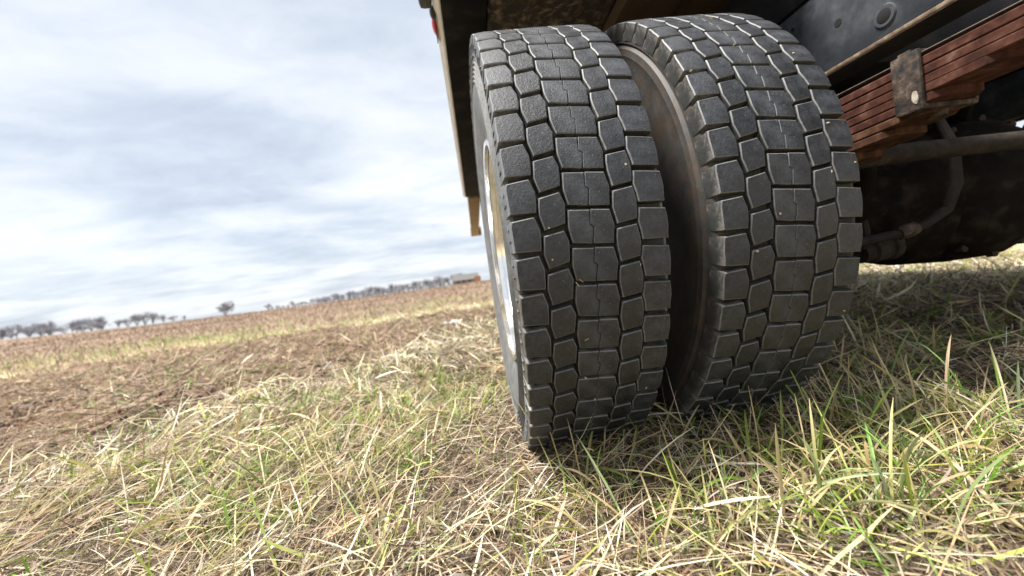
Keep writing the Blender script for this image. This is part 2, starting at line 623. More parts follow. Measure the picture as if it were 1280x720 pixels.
def make_ground():
    NR, NA = 330, 560
    r = np.concatenate([[0.0], np.geomspace(0.12, 1500, NR)])
    a = np.linspace(-np.pi, np.pi, NA, endpoint=False)
    # finer angles ahead of the viewpoint
    a = a - 0.55 * np.sin(a)
    X = CAM_POS.x + r[:, None] * np.sin(a)[None]
    Y = CAM_POS.y + r[:, None] * np.cos(a)[None]
    Z = ground_h(X, Y) - 0.004
    V = np.stack([X, Y, Z], -1).reshape(-1, 3)
    i = np.arange(NR)[:, None] * NA
    j = np.arange(NA)[None]
    j2 = (j + 1) % NA
    F = np.stack([i + j, i + NA + j, i + NA + j2, i + j2], -1).reshape(-1, 4)
    d = dirt_mask(X, Y).ravel()
    f = field_mask(X, Y).ravel()
    g = (sstep(0.44, 0.58, fbm(X * 0.55, Y * 0.9, 4, 41)) * sstep(3.5, 4.6, Y) * (1 - sstep(7.5, 13, Y))).ravel() * 0.6
    me = fast_mesh('ground', V, F, np.stack([d, g, f], -1), 'zone')
    return tag(link('ground', me, M['ground']), kind='structure')


make_ground()

# ------------------------------------------------------------------ truck
truck = tag(empty('truck', (0, 0, 0)), 'heavy truck standing on grass with worn dual rear tyres and rusty leaf spring', 'truck')

R = 0.520
NB = 57
DT = 2 * math.pi / NB
P = DT * R
DEPTH = 0.016


def crown(u):
    return R - 0.10 * u * u - 0.0015 * max(0, (abs(u) - 0.10) / 0.02)


# outlines of the five columns: left boundary (t, u, v) and right boundary, v counted in pitches downwards
COLS = {
    'SL': ([(-.1225, .08), (-.1230, .30), (-.1235, .50), (-.1230, .70), (-.1225, .90)], [(-.087, .045), (-.0805, .38), (-.0808, .55), (-.0815, .75), (-.0825, .935)]),
    'ML': ([(-.0765, .565), (-.0785, .80), (-.0795, 1.02), (-.0765, 1.22), (-.0735, 1.42)], [(-.0445, .465), (-.0385, .78), (-.0392, .95), (-.0402, 1.12), (-.0415, 1.295)]),
    'C': ([(-.0362, -.045), (-.0375, .22), (-.0385, .48), (-.0360, .64), (-.0335, .83)], [(.0278, .07), (.0325, .36), (.0322, .55), (.0310, .76), (.0292, .965)]),
    'MR': ([(.0355, .595), (.0342, .80), (.0330, 1.03), (.0352, 1.25), (.0372, 1.475)], [(.0680, .53), (.0720, .87), (.0716, 1.03), (.0705, 1.20), (.0690, 1.385)]),
    'SR': ([(.0732, .12), (.0712, .30), (.0695, .46), (.0722, .70), (.0742, .955)], [(.1165, .20), (.1175, .42), (.1180, .62), (.1175, .84), (.1165, 1.02)]),
}


def to3(u, v, r):
    th = -v * DT
    return Vector((u, -r * math.cos(th), r * math.sin(th)))


def add_block(bm, left, right, shoulder=0, jit=None, nu=3, v_off=0.0, cut=0):
    """one tread block: chamfered top, drafted flanks; shoulder -1/+1 carries the lug down the buttress"""
    jit = jit or (lambda: 0.0)
    left = [(a + jit() * .0006, b + jit() * .012) for a, b in left]
    right = [(a + jit() * .0006, b + jit() * .012) for a, b in right]
    # open the grooves a little
    sh = 0.0001
    e_ = sh / P
    nn = len(left) - 1
    left = [(a + (0 if (cut == 1 or shoulder == -1) else sh), b + (e_ if i == 0 else (-e_ if i == nn else 0))) for i, (a, b) in enumerate(left)]
    right = [(a - (0 if (cut == -1 or shoulder == 1) else sh), b + (e_ if i == 0 else (-e_ if i == nn else 0))) for i, (a, b) in enumerate(right)]
    rows = []
    for (a, b), (c, d) in zip(left, right):
        rows.append([(a + (c - a) * k / nu, b + (d - b) * k / nu) for k in range(nu + 1)])
    n = len(rows)
    loop = [rows[0][k] for k in range(nu + 1)] + [rows[i][nu] for i in range(1, n)] + \
           [rows[n - 1][k] for k in range(nu - 1, -1, -1)] + [rows[i][0] for i in range(n - 2, 0, -1)]
    idx = [(0, k) for k in range(nu + 1)] + [(i, nu) for i in range(1, n)] + \
          [(n - 1, k) for k in range(nu - 1, -1, -1)] + [(i, 0) for i in range(n - 2, 0, -1)]
    cu = sum(p[0] for p in loop) / len(loop)
    cv = sum(p[1] for p in loop) / len(loop)
    bev = 0.0016
    grid = {}
    top = []
    for i, row in enumerate(rows):
        for k, (u, v) in enumerate(row):
            uu, vv = u, v
            if k == 0: uu += bev * (.35 if cut == 1 else 1)
            if k == nu: uu -= bev * (.35 if cut == -1 else 1)
            if i == 0: vv += bev / P
            if i == n - 1: vv -= bev / P
            grid[i, k] = bm.verts.new(to3(uu, vv + v_off, crown(uu)))
    for i in range(n - 1):
        for k in range(nu):
            f = bm.faces.new((grid[i, k], grid[i, k + 1], grid[i + 1, k + 1], grid[i + 1, k]))
            f.material_index = 0
    ring0 = [grid[q] for q in idx]
    ring1 = []
    ring2 = []
    for (u, v) in loop:
        ring1.append(bm.verts.new(to3(u, v + v_off, crown(u) - bev * 0.9)))
        du = (u - cu)
        dv = (v - cv)
        s = 1.05
        if shoulder and (u - cu) * shoulder > 0 and abs(u) > 0.115:
            # lug runs down the buttress
            ring2.append(bm.verts.new(to3(u + shoulder * 0.0030, cv + dv * 1.02 + v_off, R - 0.036)))
        else:
            ring2.append(bm.verts.new(to3(cu + du * 1.03, cv + dv * s + v_off, crown(u) - DEPTH)))
    L = len(loop)
    for i in range(L):
        j = (i + 1) % L
        f = bm.faces.new((ring0[i], ring0[j], ring1[j], ring1[i])); f.material_index = 2
        f = bm.faces.new((ring1[i], ring1[j], ring2[j], ring2[i])); f.material_index = 1


def lerp_b(bd, t):
    """point on a 5-point boundary"""
    s = t * (len(bd) - 1)
    i = min(int(s), len(bd) - 2)
    f = s - i
    return (bd[i][0] + (bd[i + 1][0] - bd[i][0]) * f, bd[i][1] + (bd[i + 1][1] - bd[i][1]) * f)


def build_col(bm, key, jit=None, v_off=0.0):
    left, right = COLS[key]
    if key == 'C':
        # stepped sipe through the middle: two halves
        g = 0.0007
        mid = []
        for t, off in ((0, .0022), (.36, -.0018), (.45, .0036), (.75, .0012), (1, -.0014)):
            a = lerp_b(left, t)
            b = lerp_b(right, t)
            mid.append(((a[0] + b[0]) / 2 + off, (a[1] + b[1]) / 2))
        lt = [lerp_b(left, t) for t in (0, .36, .45, .75, 1)]
        rt = [lerp_b(right, t) for t in (0, .36, .45, .75, 1)]
        rt[1] = (right[1][0] + .0004, rt[1][1])
        add_block(bm, lt, [(u - g, v) for u, v in mid], 0, jit, 2, v_off, -1)
        add_block(bm, [(u + g, v) for u, v in mid], rt, 0, jit, 2, v_off, 1)
    else:
        add_block(bm, left, right, -1 if key == 'SL' else (1 if key == 'SR' else 0), jit, 3, v_off)


def block_mesh(key, seed):
    rr = random.Random(seed)
    bm = bmesh.new()
    build_col(bm, key, lambda: rr.uniform(-1, 1))
    me = bm_mesh('tread_block', bm, 28)
    me.materials.append(M['tread'])
    me.materials.append(M['groove'])
    me.materials.append(M['edge'])
    return me


BLOCKS = {k: [block_mesh(k, 100 * i + s) for s in range(3)] for i, k in enumerate(COLS)}

def tyre_profile(ribs):
    h = [(.098, .284), (.104, .290), (.1045, .300), (.110, .316), (.116, .340), (.1215, .368), (.1255, .398), (.1275, .420)]
    if ribs:
        r0 = .4260
        for q in range(5):      # fine concentric ribs on the upper sidewall
            xb = .1292 - .0002 * q * q
            h += [(xb - .0034, r0), (xb - .0002, r0 + .0022), (xb, r0 + .0045), (xb - .0030, r0 + .0070)]
            r0 += .0088
    else:
        h += [(.1290, .440), (.1288, .455), (.1295, .4565), (.1290, .458), (.1280, .4690)]
    h += [(.1235, .4725), (.1212, .4755), (.1252, .4785), (.1250, .4850), (.1230, .4960), (.1200, .5010), (.116, crown(.116) - DEPTH)]
    flat = [(u, crown(u) - DEPTH) for u in (.09, .06, .03, 0, -.03, -.06, -.09)]
    # closed by the inside of the carcass between the beads
    return h + flat + [(-x, r) for x, r in h[::-1]] + [(-.088, .284), (-.088, .300), (.088, .300), (.088, .284)]


def make_tyre(x0, t0, mat, label, kmin, kmax, ribs):
    ty = lathe_x('tyre', tyre_profile(ribs), 171, mat, truck, (x0, 0, R), 30, closed=True)
    ty['label'] = label
    ty.data.materials.append(M['floor'])
    for p_ in ty.data.polygons:      # groove floor between the blocks
        c_ = p_.center
        if abs(c_.x) < .117 and math.hypot(c_.y, c_.z) > .49:
            p_.material_index = 1
    # wisps of straw and grit caught on the tread
    bm = bmesh.new()
    rs = random.Random(int(t0 * 977))
    for k in range(60):
        u_, v_, a_ = rs.uniform(-.12, .115), rs.uniform(0, NB), rs.uniform(0, 3.14)
        L_, w_ = rs.uniform(.0012, .0045), rs.uniform(.0003, .0007)
        if k % 3:
            L_, w_ = rs.uniform(.0008, .002), rs.uniform(.0007, .0016)
        q_ = [(L_, w_), (-L_, w_), (-L_, -w_), (L_, -w_)]
        top = []
        for lift in (.0012, -.002):
            top.append([bm.verts.new(to3(u_ + a * math.cos(a_) - b * math.sin(a_), v_ + (a * math.sin(a_) + b * math.cos(a_)) / P, crown(u_) + lift)) for a, b in q_])
        bm.faces.new(top[0])
        for i in range(4):
            bm.faces.new((top[0][i], top[0][(i + 1) % 4], top[1][(i + 1) % 4], top[1][i]))
    grit = link('caught_grit', bm_mesh('caught_grit', bm), M['grit'], ty)
    grit['kind'] = 'stuff'
    for k in range(kmin, kmax + 1):
        for key in COLS:
            vv = BLOCKS[key]
            b = link('tread_block', vv[RNG.integers(0, len(vv))], None, ty, (0, 0, 0), (-(t0 - DT * k), 0, 0))
    bm = bmesh.new()
    rr = random.Random(int(t0 * 1000))
    for k in range(kmax + 1, kmin + NB):
        for key in COLS:
            build_col(bm, key, lambda: rr.uniform(-1, 1), k)
    me = bm_mesh('tread_blocks', bm, 28)
    me.materials.append(M['tread'])
    me.materials.append(M['groove'])
    me.materials.append(M['edge'])
    o = link('tread_blocks', me, None, ty, (0, 0, 0), (-t0, 0, 0))
    o['kind'] = 'stuff'
    if not ribs:
        return ty
    # raised moulding nibs in the buttress of every lug
    bm = bmesh.new()
    for k in range(NB):
        for sx in (-1, 1):
            vm = k + (0.48 if sx < 0 else 0.62)
            for dv, du in ((-0.20, 0.0), (0.12, 0.002)):
                r_ = R - 0.030 + du
                a = [to3(sx * (.1246 + q[0]), vm + dv + q[1], r_ + q[2]) for q in ((0, -.03, -.006), (0, .03, -.006), (.0, .03, .008), (0, -.03, .008))]
                c = [p + Vector((sx * .0018, 0, 0)) for p in a]
                va = [bm.verts.new(p) for p in a]
                vc = [bm.verts.new(p) for p in c]
                bm.faces.new(vc)
                for i in range(4):
                    bm.faces.new((va[i], va[(i + 1) % 4], vc[(i + 1) % 4], vc[i]))
    nib = link('moulding_nibs', bm_mesh('moulding_nibs', bm), mat, ty, (0, 0, 0), (-t0, 0, 0))
    nib['kind'] = 'stuff'
    return ty


SP = 0.3291
tyre_o = make_tyre(0.0, 0.6908, M['carcass_outer'], 'outer tyre with pale grey dusty sidewall', -6, 20, True)
tyre_i = make_tyre(SP, 0.6789, M['carcass_inner'], 'inner tyre with brown muddy sidewall', -6, 20, False)
tyre_f = make_tyre(2.45, 0.50, M['carcass_inner'], 'inner tyre of the far wheel pair', 0, -1, False)
tyre_f2 = make_tyre(2.78, 0.55, M['carcass_inner'], 'outer tyre of the far wheel pair', 0, -1, False)

# rims: dished aluminium on the outer wheel, steel inside
rim_prof = [(-.112, .287), (-.114, .296), (-.111, .301), (-.106, .300), (-.102, .290), (-.098, .2835), (-.085, .2815), (-.080, .270), (-.06, .262), (-.01, .258), (.020, .255),
            (.028, .240), (.034, .200), (.036, .150), (.036, .112), (.044, .112), (.046, .200), (.044, .262), (.085, .276), (.095, .284), (.112, .287),
            (.112, .292), (.088, .288), (.03, .270), (-.04, .268), (-.07, .276), (-.085, .288)]
rim_o = lathe_x('rim', rim_prof, 96, M['rim'], truck, (0, 0, R), 40, closed=True)
rim_o['label'] = 'polished aluminium dished rim of the outer wheel'
rim_i = lathe_x('rim', [(-x, r) for x, r in rim_prof][::-1], 72, M['steel_dark'], truck, (SP, 0, R), 40, closed=True)
for xf in (2.45, 2.78):
    lathe_x('rim', [(x if xf > 2.6 else -x, r) for x, r in rim_prof], 72, M['steel_dark'], truck, (xf, 0, R), 40, closed=True)
hub = lathe_x('hub', [(.036, .0), (-.02, .0), (-.03, .05), (-.028, .085), (.0, .10), (.036, .112)], 40, M['steel_dark'], rim_o, (0, 0, 0))
nut_bm = bmesh.new()
bm_tube(nut_bm, [(.036, 0, .143), (.000, 0, .143)], [.017, .014], 6)
nut_me = bm_mesh('lug_nut', nut_bm)
for k in range(10):
    link('lug_nut', nut_me, M['rim'], rim_o, (0, 0, 0), (k * math.pi / 5, 0, 0))
lathe_x('brake_drum', [(.42, .10), (.42, .20), (.46, .205), (.62, .205), (.64, .19), (.64, .08)], 48, M['grease'], truck, (0, 0, R))

# --- axle, differential and brake gear
axle = lathe_x('axle_housing', [(.46, .085), (.60, .085), (.72, .090), (.86, .105), (.95, .14), (1.02, .175), (1.10, .195), (1.24, .205), (1.38, .20), (1.50, .17), (1.62, .12), (1.74, .095), (2.0, .085), (2.55, .085)], 40, M['grease'], truck, (0, 0, R))
bm = bmesh.new()
bm_tube(bm, [(1.24, -.03, R), (1.24, -.14, R), (1.24, -.20, R), (1.24, -.235, R)], [.205, .19, .14, .02], 28)
cover = link('differential_cover', bm_mesh('differential_cover', bm), M['grease'], axle)
cover.matrix_parent_inverse = axle.matrix_world.inverted()
cover.location = (0, 0, -R)
bb = bmesh.new()
bm_tube(bb, [(0, 0, 0), (0, -.016, 0)], .011, 6)
bolt_me = bm_mesh('bolt', bb)
for k in range(12):
    a = k * math.pi / 6
    link('bolt', bolt_me, M['bar'], axle, (1.24 + .185 * math.cos(a), -.135, .185 * math.sin(a)))
brk = tube('brake_chamber', [(.83, -.15, .385), (.855, -.15, .388), (.86, -.15, .389), (.90, -.15, .394), (.905, -.15, .395), (.925, -.15, .397)], [.026, .026, .033, .033, .038, .038], M['bar'], truck, 20)
tube('push_rod', [(.68, -.15, .375), (.83, -.15, .385)], .013, M['grease'], truck, 10)
tube('brake_hose', [(.66, -.20, .425), (.76, -.21, .418), (.86, -.22, .425), (.93, -.23, .442), (.98, -.24, .47), (1.00, -.25, .53), (1.00, -.25, .62), (.99, -.22, .72)], .0115, M['hose'], truck, 10)
bh = tube('hose_coupling', [(.866, -.221, .4255), (.874, -.2225, .4275), (.878, -.223, .4285), (.894, -.2255, .4325), (.898, -.226, .4335), (.906, -.2275, .436)], [.0155, .0155, .018, .018, .0155, .0155], M['clip'], truck, 10)
tube('brake_hose', [(.80, -.19, .40), (.80, -.20, .44), (.795, -.20, .47)], .010, M['hose'], truck, 8)
tube('stabiliser_bar', [(.55, -.31, .600), (.80, -.32, .603), (1.9, -.32, .593)], .0205, M['bar'], truck, 18)
box('axle_bracket', .86, .93, -.10, -.06, .44, .80, M['grease'], truck)
tube('shock_absorber', [(.95, -.05, .40), (.90, -.12, .62), (.86, -.15, .80)], [.030, .030, .024], M['grease'], truck, 14)
tube('drive_shaft', [(1.24, .18, R), (1.24, .9, R + .06), (1.24, 3.2, R + .16)], .055, M['grease'], truck, 18)
tube('torque_rod', [(1.05, -.30, .86), (1.28, -.05, .68)], .022, M['grease'], truck, 10)

# --- leaf spring
spring = empty('leaf_spring', (0, 0, 0), truck)
spring['label'] = 'rust red leaf spring bundle held by a steel clip'
LX0, LX1 = 0.600, 0.690
TH = 0.0155


def leaf(zt, y_rear, y_front, mat, taper=True):
    """one spring leaf: cross-section with rounded sides, square tapered end"""
    bm = bmesh.new()
    ys = [y_rear, y_rear + .015, -.30, -.1, .1, .3, y_front]
    rings = []
    for i, y in enumerate(ys):
        arc = -0.03 * max(0, 1 - abs(y) / .6) ** 1.5      # pack sags a little at the axle seat
        th = TH * (0.86 if (taper and i == 0) else 1.0)
        inset = 0.012 if (taper and i == 0) else 0.0
        z = zt + arc
        prof = [(LX0 + .002 + inset, z), (LX0 + inset, z - .002), (LX0 + inset, z - th + .002), (LX0 + .002 + inset, z - th),
                (LX1 - .002 - inset, z - th), (LX1 - inset, z - th + .002), (LX1 - inset, z - .002), (LX1 - .002 - inset, z)]
        rings.append([bm.verts.new((px, y, pz)) for px, pz in prof])
    for a, b in zip(rings, rings[1:]):
        for k in range(8):
            bm.faces.new((a[k], a[(k + 1) % 8], b[(k + 1) % 8], b[k]))
    bm.faces.new(rings[0])
    bm.faces.new(rings[-1][::-1])
    return link('spring_leaf', bm_mesh('spring_leaf', bm), mat, spring)


ends = [-.92, -.88, -.74, -.592, -.522, -.490, -.440, -.36]
for i, ye in enumerate(ends):
    leaf(.730 - i * (TH + .0011), ye, min(.95, -ye + .05), M['rust'] if i < 5 else M['rust_brown'])
lt = box('dusty_top_leaf', LX0 + .002, LX1 - .002, -.91, -.10, .7302, .7312, M['leaf_top'], spring, 0)
# rebound clip round the leaves
bm = bmesh.new()
cy0, cy1 = -.502, -.458
bm_box(bm, LX0 - .0095, LX0 - .0015, cy0, cy1, .641, .737, .0038)
bm_box(bm, LX1 + .0015, LX1 + .0095, cy0, cy1, .641, .737, .0038)
bm_box(bm, LX0 - .0088, LX1 + .0088, cy0 + .001, cy1 - .001, .6365, .6455, .003)
bm_box(bm, LX0 - .0088, LX1 + .0088, cy0 + .012, cy1 - .012, .7325, .741, .003)
clip = link('rebound_clip', bm_mesh('rebound_clip', bm), M['clip'], spring)
tube('clip_bolt', [(LX0 + .045, (cy0 + cy1) / 2, .6365), (LX0 + .045, (cy0 + cy1) / 2, .626)], .013, M['clip'], spring, 12)
# dab of dried white paint on the clip
bm = bmesh.new()
c0 = [(.0, .0), (.006, .004), (.010, .012), (.009, .024), (.005, .031), (-.001, .029), (-.004, .018), (-.004, .008)]
va = [bm.verts.new((LX0 - .0104, -.494 + a * .7, .647 + b * .75)) for a, b in c0]
vb = [bm.verts.new((LX0 - .0094, -.494 + a * .7, .647 + b * .75)) for a, b in c0]
bm.faces.new(va)
for i in range(len(c0)):
    bm.faces.new((va[i], va[(i + 1) % 8], vb[(i + 1) % 8], vb[i]))
link('paint_dab', bm_mesh('paint_dab', bm), M['paintmark'], spring)
for yy in (-.10, .10):
    for xx in (LX0 - .012, LX1 + .012):
        tube('u_bolt', [(xx, yy, .40), (xx, yy, .76)], .011, M['grease'], spring, 8)
box('spring_seat', LX0 - .03, LX1 + .03, -.14, .14, .575, .592, M['grease'], truck)

# --- frame rails
def rail(xw, side, name='frame_rail'):
    bm = bmesh.new()
    bm_box(bm, xw, xw + .008, -1.05, 6.4, .812, .985, .0015)
    bm_box(bm, xw + .0085, xw + .085, -1.05, 6.4, .977, .9847, .0015)
    o = link(name, bm_mesh(name, bm), M['rail'], truck)
    bm = bmesh.new()
    bm_box(bm, xw + .0095, xw + .086, -1.05, 6.4, .8045, .8115, .002)
    link('lower_flange', bm_mesh('lower_flange', bm), M['flange'], o)
    bm = bmesh.new()
    bm_box(bm, xw - .0015, xw + .009, -1.05, 6.4, .8035, .8115, .002)
    link('flange_lip', bm_mesh('flange_lip', bm), M['rust_edge'], o)
    return o


rl = rail(.655, 1)


def disc_x(name, x, y, z, r, depth, mat, parent, seg=20):
    return tube(name, [(x, y, z), (x - depth, y, z)], [r, r * .9], mat, parent, seg)


disc_x('bolt_hole', .6548, -.318, .894, .0085, .0006, M['hole'], rl)
disc_x('boss', .6548, -.408, .848, .021, .003, M['rail'], rl)
disc_x('bolt_hole', .6515, -.408, .848, .013, .0006, M['hole'], rl)
disc_x('bolt_hole', .6548, -.208, .950, .005, .0006, M['hole'], rl)
disc_x('bolt_head', .6548, -.192, .905, .012, .006, M['rail'], rl, 6)
rr_ = rail(2.05, -1)
box('cross_member', .664, 2.045, -.26, -.19, .83, .965, M['steel_dark'], truck)
far_blocker = box('far_tank_blocker', 2.25, 2.85, .75, 2.2, .56, 1.08, M['steel_dark'], truck, .06)  # added unseen tank shape, blocks sky light from the far side
box('air_tank_blocker', .80, 1.9, 1.0, 1.35, .62, .96, M['steel_dark'], truck, .08)  # added filler between the rails, keeps sky light off the underbody
box('gearbox_blocker', 1.0, 1.5, 2.6, 3.8, .50, 1.0, M['grease'], truck, .06)  # added filler ahead of the axle, closes off sky light below the bed
box('cross_member', .664, 2.045, .75, .83, .83, .965, M['steel_dark'], truck)
box('cross_member', .664, 2.045, -1.02, -.95, .83, .965, M['steel_dark'], truck)

# --- cargo body
bed = box('cargo_bed', -.163, 2.60, -.28, 2.36, 1.235, 1.30, M['steel_dark'], truck)
bed['label'] = 'dark underside of the cargo body'
box('mud_plate', -.048, .327, -.26, 2.30, 1.206, 1.2340, M['mud'], bed, 0.003)
box('edge_beam', -.1772, -.052, -.278, 2.355, 1.196, 1.2345, M['steel_dark'], bed, 0.004)
box('sill', .332, .505, -.275, 2.35, 1.165, 1.2342, M['wood'], bed, 0.008)
box('sill', .520, .742, -.275, 2.35, 1.190, 1.2342, M['wood'], bed, 0.006)
box('sill', .650, .735, -1.0, 2.35, .990, 1.16, M['steel_dark'], truck, 0.006)
box('sill', 2.045, 2.13, -1.0, 2.35, .990, 1.16, M['steel_dark'], truck, 0.006)
for k in range(5):
    box('floor_cross_beam', .75, 2.55, -.24 + k * .6, -.14 + k * .6, 1.165, 1.2343, M['steel_dark'], bed, 0.004)
side = box('side_panel', -.196, -.166, -.28, 2.38, 1.238, 1.40, M['body_paint'], truck, 0.004)
bm = bmesh.new()
tp = [(-.1780, 1.200), (-.1840, 1.200), (-.1990, 1.2195), (-.1990, 1.2372), (-.1780, 1.2372)]
A = [bm.verts.new((x_, -.282, z_)) for x_, z_ in tp]
B = [bm.verts.new((x_, 2.382, z_)) for x_, z_ in tp]
bm.faces.new(A); bm.faces.new(B[::-1])
for i in range(5):
    bm.faces.new((A[i], A[(i + 1) % 5], B[(i + 1) % 5], B[i]))
bmesh.ops.bevel(bm, geom=bm.edges[:], offset=.002, segments=2, affect='EDGES')
link('side_trim', bm_mesh('side_trim', bm), M['trim'], side)
hb = box('headboard', -.16, 2.60, 2.37, 2.42, 1.305, 1.75, M['body_paint'], truck, 0.004)
box('tan_post', -.162, -.045, 2.45, 5.34, 1.20, 1.34, M['tan'], truck, 0.006)
box('end_block', -.172, .008, 5.345, 5.50, 1.205, 1.34, M['rustblock'], truck, 0.01)
# marker lamp and rear corner fittings on the outer face
ml = empty('marker_lamp', (-.1995, .10, 1.228), truck)
bm = bmesh.new()
bmesh.ops.create_uvsphere(bm, u_segments=20, v_segments=12, radius=1)
bmesh.ops.scale(bm, vec=(.012, .045, .016), verts=bm.verts)
link('lens', bm_mesh('lens', bm, 60), M['red'], ml)
bm = bmesh.new()
bm_box(bm, -.003, .0, -.055, .055, -.021, .021, .001)
link('lamp_base', bm_mesh('lamp_base', bm), M['black_plastic'], ml)
bm = bmesh.new()
bmesh.ops.create_uvsphere(bm, u_segments=16, v_segments=10, radius=1)
bmesh.ops.scale(bm, vec=(.010, .022, .016), verts=bm.verts)
link('rubber_bumper', bm_mesh('rubber_bumper', bm, 60), M['black_plastic'], truck, (-.202, .036, 1.222))
bm = bmesh.new()
bm_box(bm, -.236, -.2, -.26, .012, 1.212, 1.36, .012)
link('corner_box', bm_mesh('corner_box', bm), M['black_plastic'], truck)

# ------------------------------------------------------------------ grass


def ribbons(base, az, tilt0, curl, length, width, nseg, col0, col1, twist=None, kink=None, zmin=None, fold=0.0):
    """vectorised bent blades; all inputs (n,) or (n,3). returns V, F, C"""
    n = len(az)
    hx, hy = np.sin(az), np.cos(az)
    side = np.stack([hy, -hx, np.zeros(n)], -1)
    p = base.copy()
    pts = [p.copy()]
    tang = []
    tilt = tilt0.copy()
    for s in range(nseg):
        k = tilt + curl * (s / max(1, nseg - 1))
        if kink is not None:
            k = k + np.where(s >= kink[0], kink[1], 0)
        t = np.stack([hx * np.sin(k), hy * np.sin(k), np.cos(k)], -1)
        tang.append(t)
        p = p + t * (length / nseg)[:, None]
        if zmin is not None:
            p[:, 2] = np.maximum(p[:, 2], zmin)
        pts.append(p.copy())
    tang.append(tang[-1])
    if twist is None:
        twist = RNG.normal(0, 0.5, n)
    prof = [0.75] + [1.0] * (nseg - 1) + [0.10]
    if nseg >= 4:
        prof[-2] = 0.7
    cols = 3 if fold else 2
    V = np.zeros((n, nseg + 1, cols, 3))
    C = np.zeros((n, nseg + 1, cols, 3))
    for s in range(nseg + 1):
        t = tang[s]
        nn = np.cross(t, side)
        tw = twist * (1 + 0.5 * s / nseg)
        w = np.cos(tw)[:, None] * side + np.sin(tw)[:, None] * nn
        hw = (width * 0.5 * prof[s])[:, None] * w
        V[:, s, 0] = pts[s] - hw
        V[:, s, -1] = pts[s] + hw
        if fold:
            V[:, s, 1] = pts[s] + np.cross(t, w) * (width * fold * prof[s])[:, None]
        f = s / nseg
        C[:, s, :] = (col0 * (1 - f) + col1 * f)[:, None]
    q = nseg + 1
    b = (np.arange(n) * q * cols)[:, None, None]
    sidx = (np.arange(nseg) * cols)[None, :, None]
    cidx = np.arange(cols - 1)[None, None, :]
    a0 = b + sidx + cidx
    F = np.stack([a0, a0 + 1, a0 + cols + 1, a0 + cols], -1).reshape(-1, 4)
    return V.reshape(-1, 3), F, C.reshape(-1, 3)


def merge(parts):
    V, F, C = [], [], []
    o = 0
    for v, f, c in parts:
        V.append(v); F.append(f + o); C.append(c)
        o += len(v)
    return np.concatenate(V), np.concatenate(F), np.concatenate(C)


def pick(pal, n, jitter=0.10):
    pal = np.array(pal)
    i = RNG.integers(0, len(pal), n)
    c = pal[i] * (1 + RNG.normal(0, jitter, (n, 1))) * (1 + RNG.normal(0, 0.04, (n, 3)))
    return np.clip(c, 0.004, 0.85)


STRAW = [(.66, .54, .36), (.58, .45, .28), (.74, .65, .49), (.60, .51, .36), (.48, .34, .19), (.69, .57, .38), (.52, .42, .29), (.46, .39, .31), (.63, .53, .32), (.78, .71, .58), (.41, .28, .165), (.54, .43, .25)]
THATCH = [(.17, .125, .090), (.24, .18, .13), (.085, .062, .047), (.30, .235, .17), (.18, .13, .09), (.26, .21, .165), (.35, .28, .20), (.12, .09, .066)]
GREEN = [(.10, .20, .018), (.14, .25, .025), (.19, .30, .035), (.24, .33, .045), (.16, .26, .06), (.30, .37, .07), (.11, .20, .02)]
PALEG = [(.30, .39, .17), (.27, .36, .19), (.40, .44, .13), (.36, .43, .21)]


def sample(n, r0, r1, flatr, az0=-1.45, az1=1.55, pw=1.5):
    """points round the viewpoint: even density out to flatr, thinning beyond"""
    rr = np.geomspace(r0, r1, 400)
    dens = np.where(rr < flatr, 1.0, (flatr / rr) ** pw) * rr
    cdf = np.concatenate([[0], np.cumsum((dens[1:] + dens[:-1]) / 2 * np.diff(rr))])
    cdf /= cdf[-1]
    r = np.interp(RNG.random(n), cdf, rr)
    a = RNG.uniform(az0, az1, n)
    x = CAM_POS.x + r * np.sin(a)
    y = CAM_POS.y + r * np.cos(a)
    return x, y, r


def clear_tyres(x, y, pad=0.0):
    k = np.ones(len(x), bool)
    for cx in (0.0, SP):
        k &= ~((np.abs(x - cx) < .135 + pad) & (np.abs(y) < .13 + pad))
    return k


def worn(x, y):
    """scuffed spot with little but thatch, beside the inner tyre"""
    return np.exp(-(((x - .58) / .30) ** 2 + ((y + .24) / .11) ** 2))


def unif(n, a, b):
    return RNG.uniform(a, b, n)


# --- matted grey-brown thatch right on the soil
def make_thatch(n):
    x, y, r = sample(n, 0.30, 6.0, 1.3)
    keep = (RNG.random(n) > 0.75 * dirt_mask(x, y)) & clear_tyres(x, y)
    x, y, r = x[keep], y[keep], r[keep]
    n = len(x)
    h = ground_h(x, y)
    base = np.stack([x, y, h + unif(n, 0, .016)], -1)
    c = pick(THATCH + THATCH + [(.58, .49, .34), (.50, .40, .26)], n, .16)
    L = unif(n, .03, .10) * np.clip(r / 1.5, 1, 2.2)
    W = unif(n, .0010, .0026) * np.clip(r / 1.1, 1, 3.0)
    return ribbons(base, unif(n, -np.pi, np.pi), RNG.normal(1.50, .22, n), RNG.normal(.1, .35, n), L, W, 3, c, c * 1.08, RNG.normal(0, .8, n), zmin=h + .001)


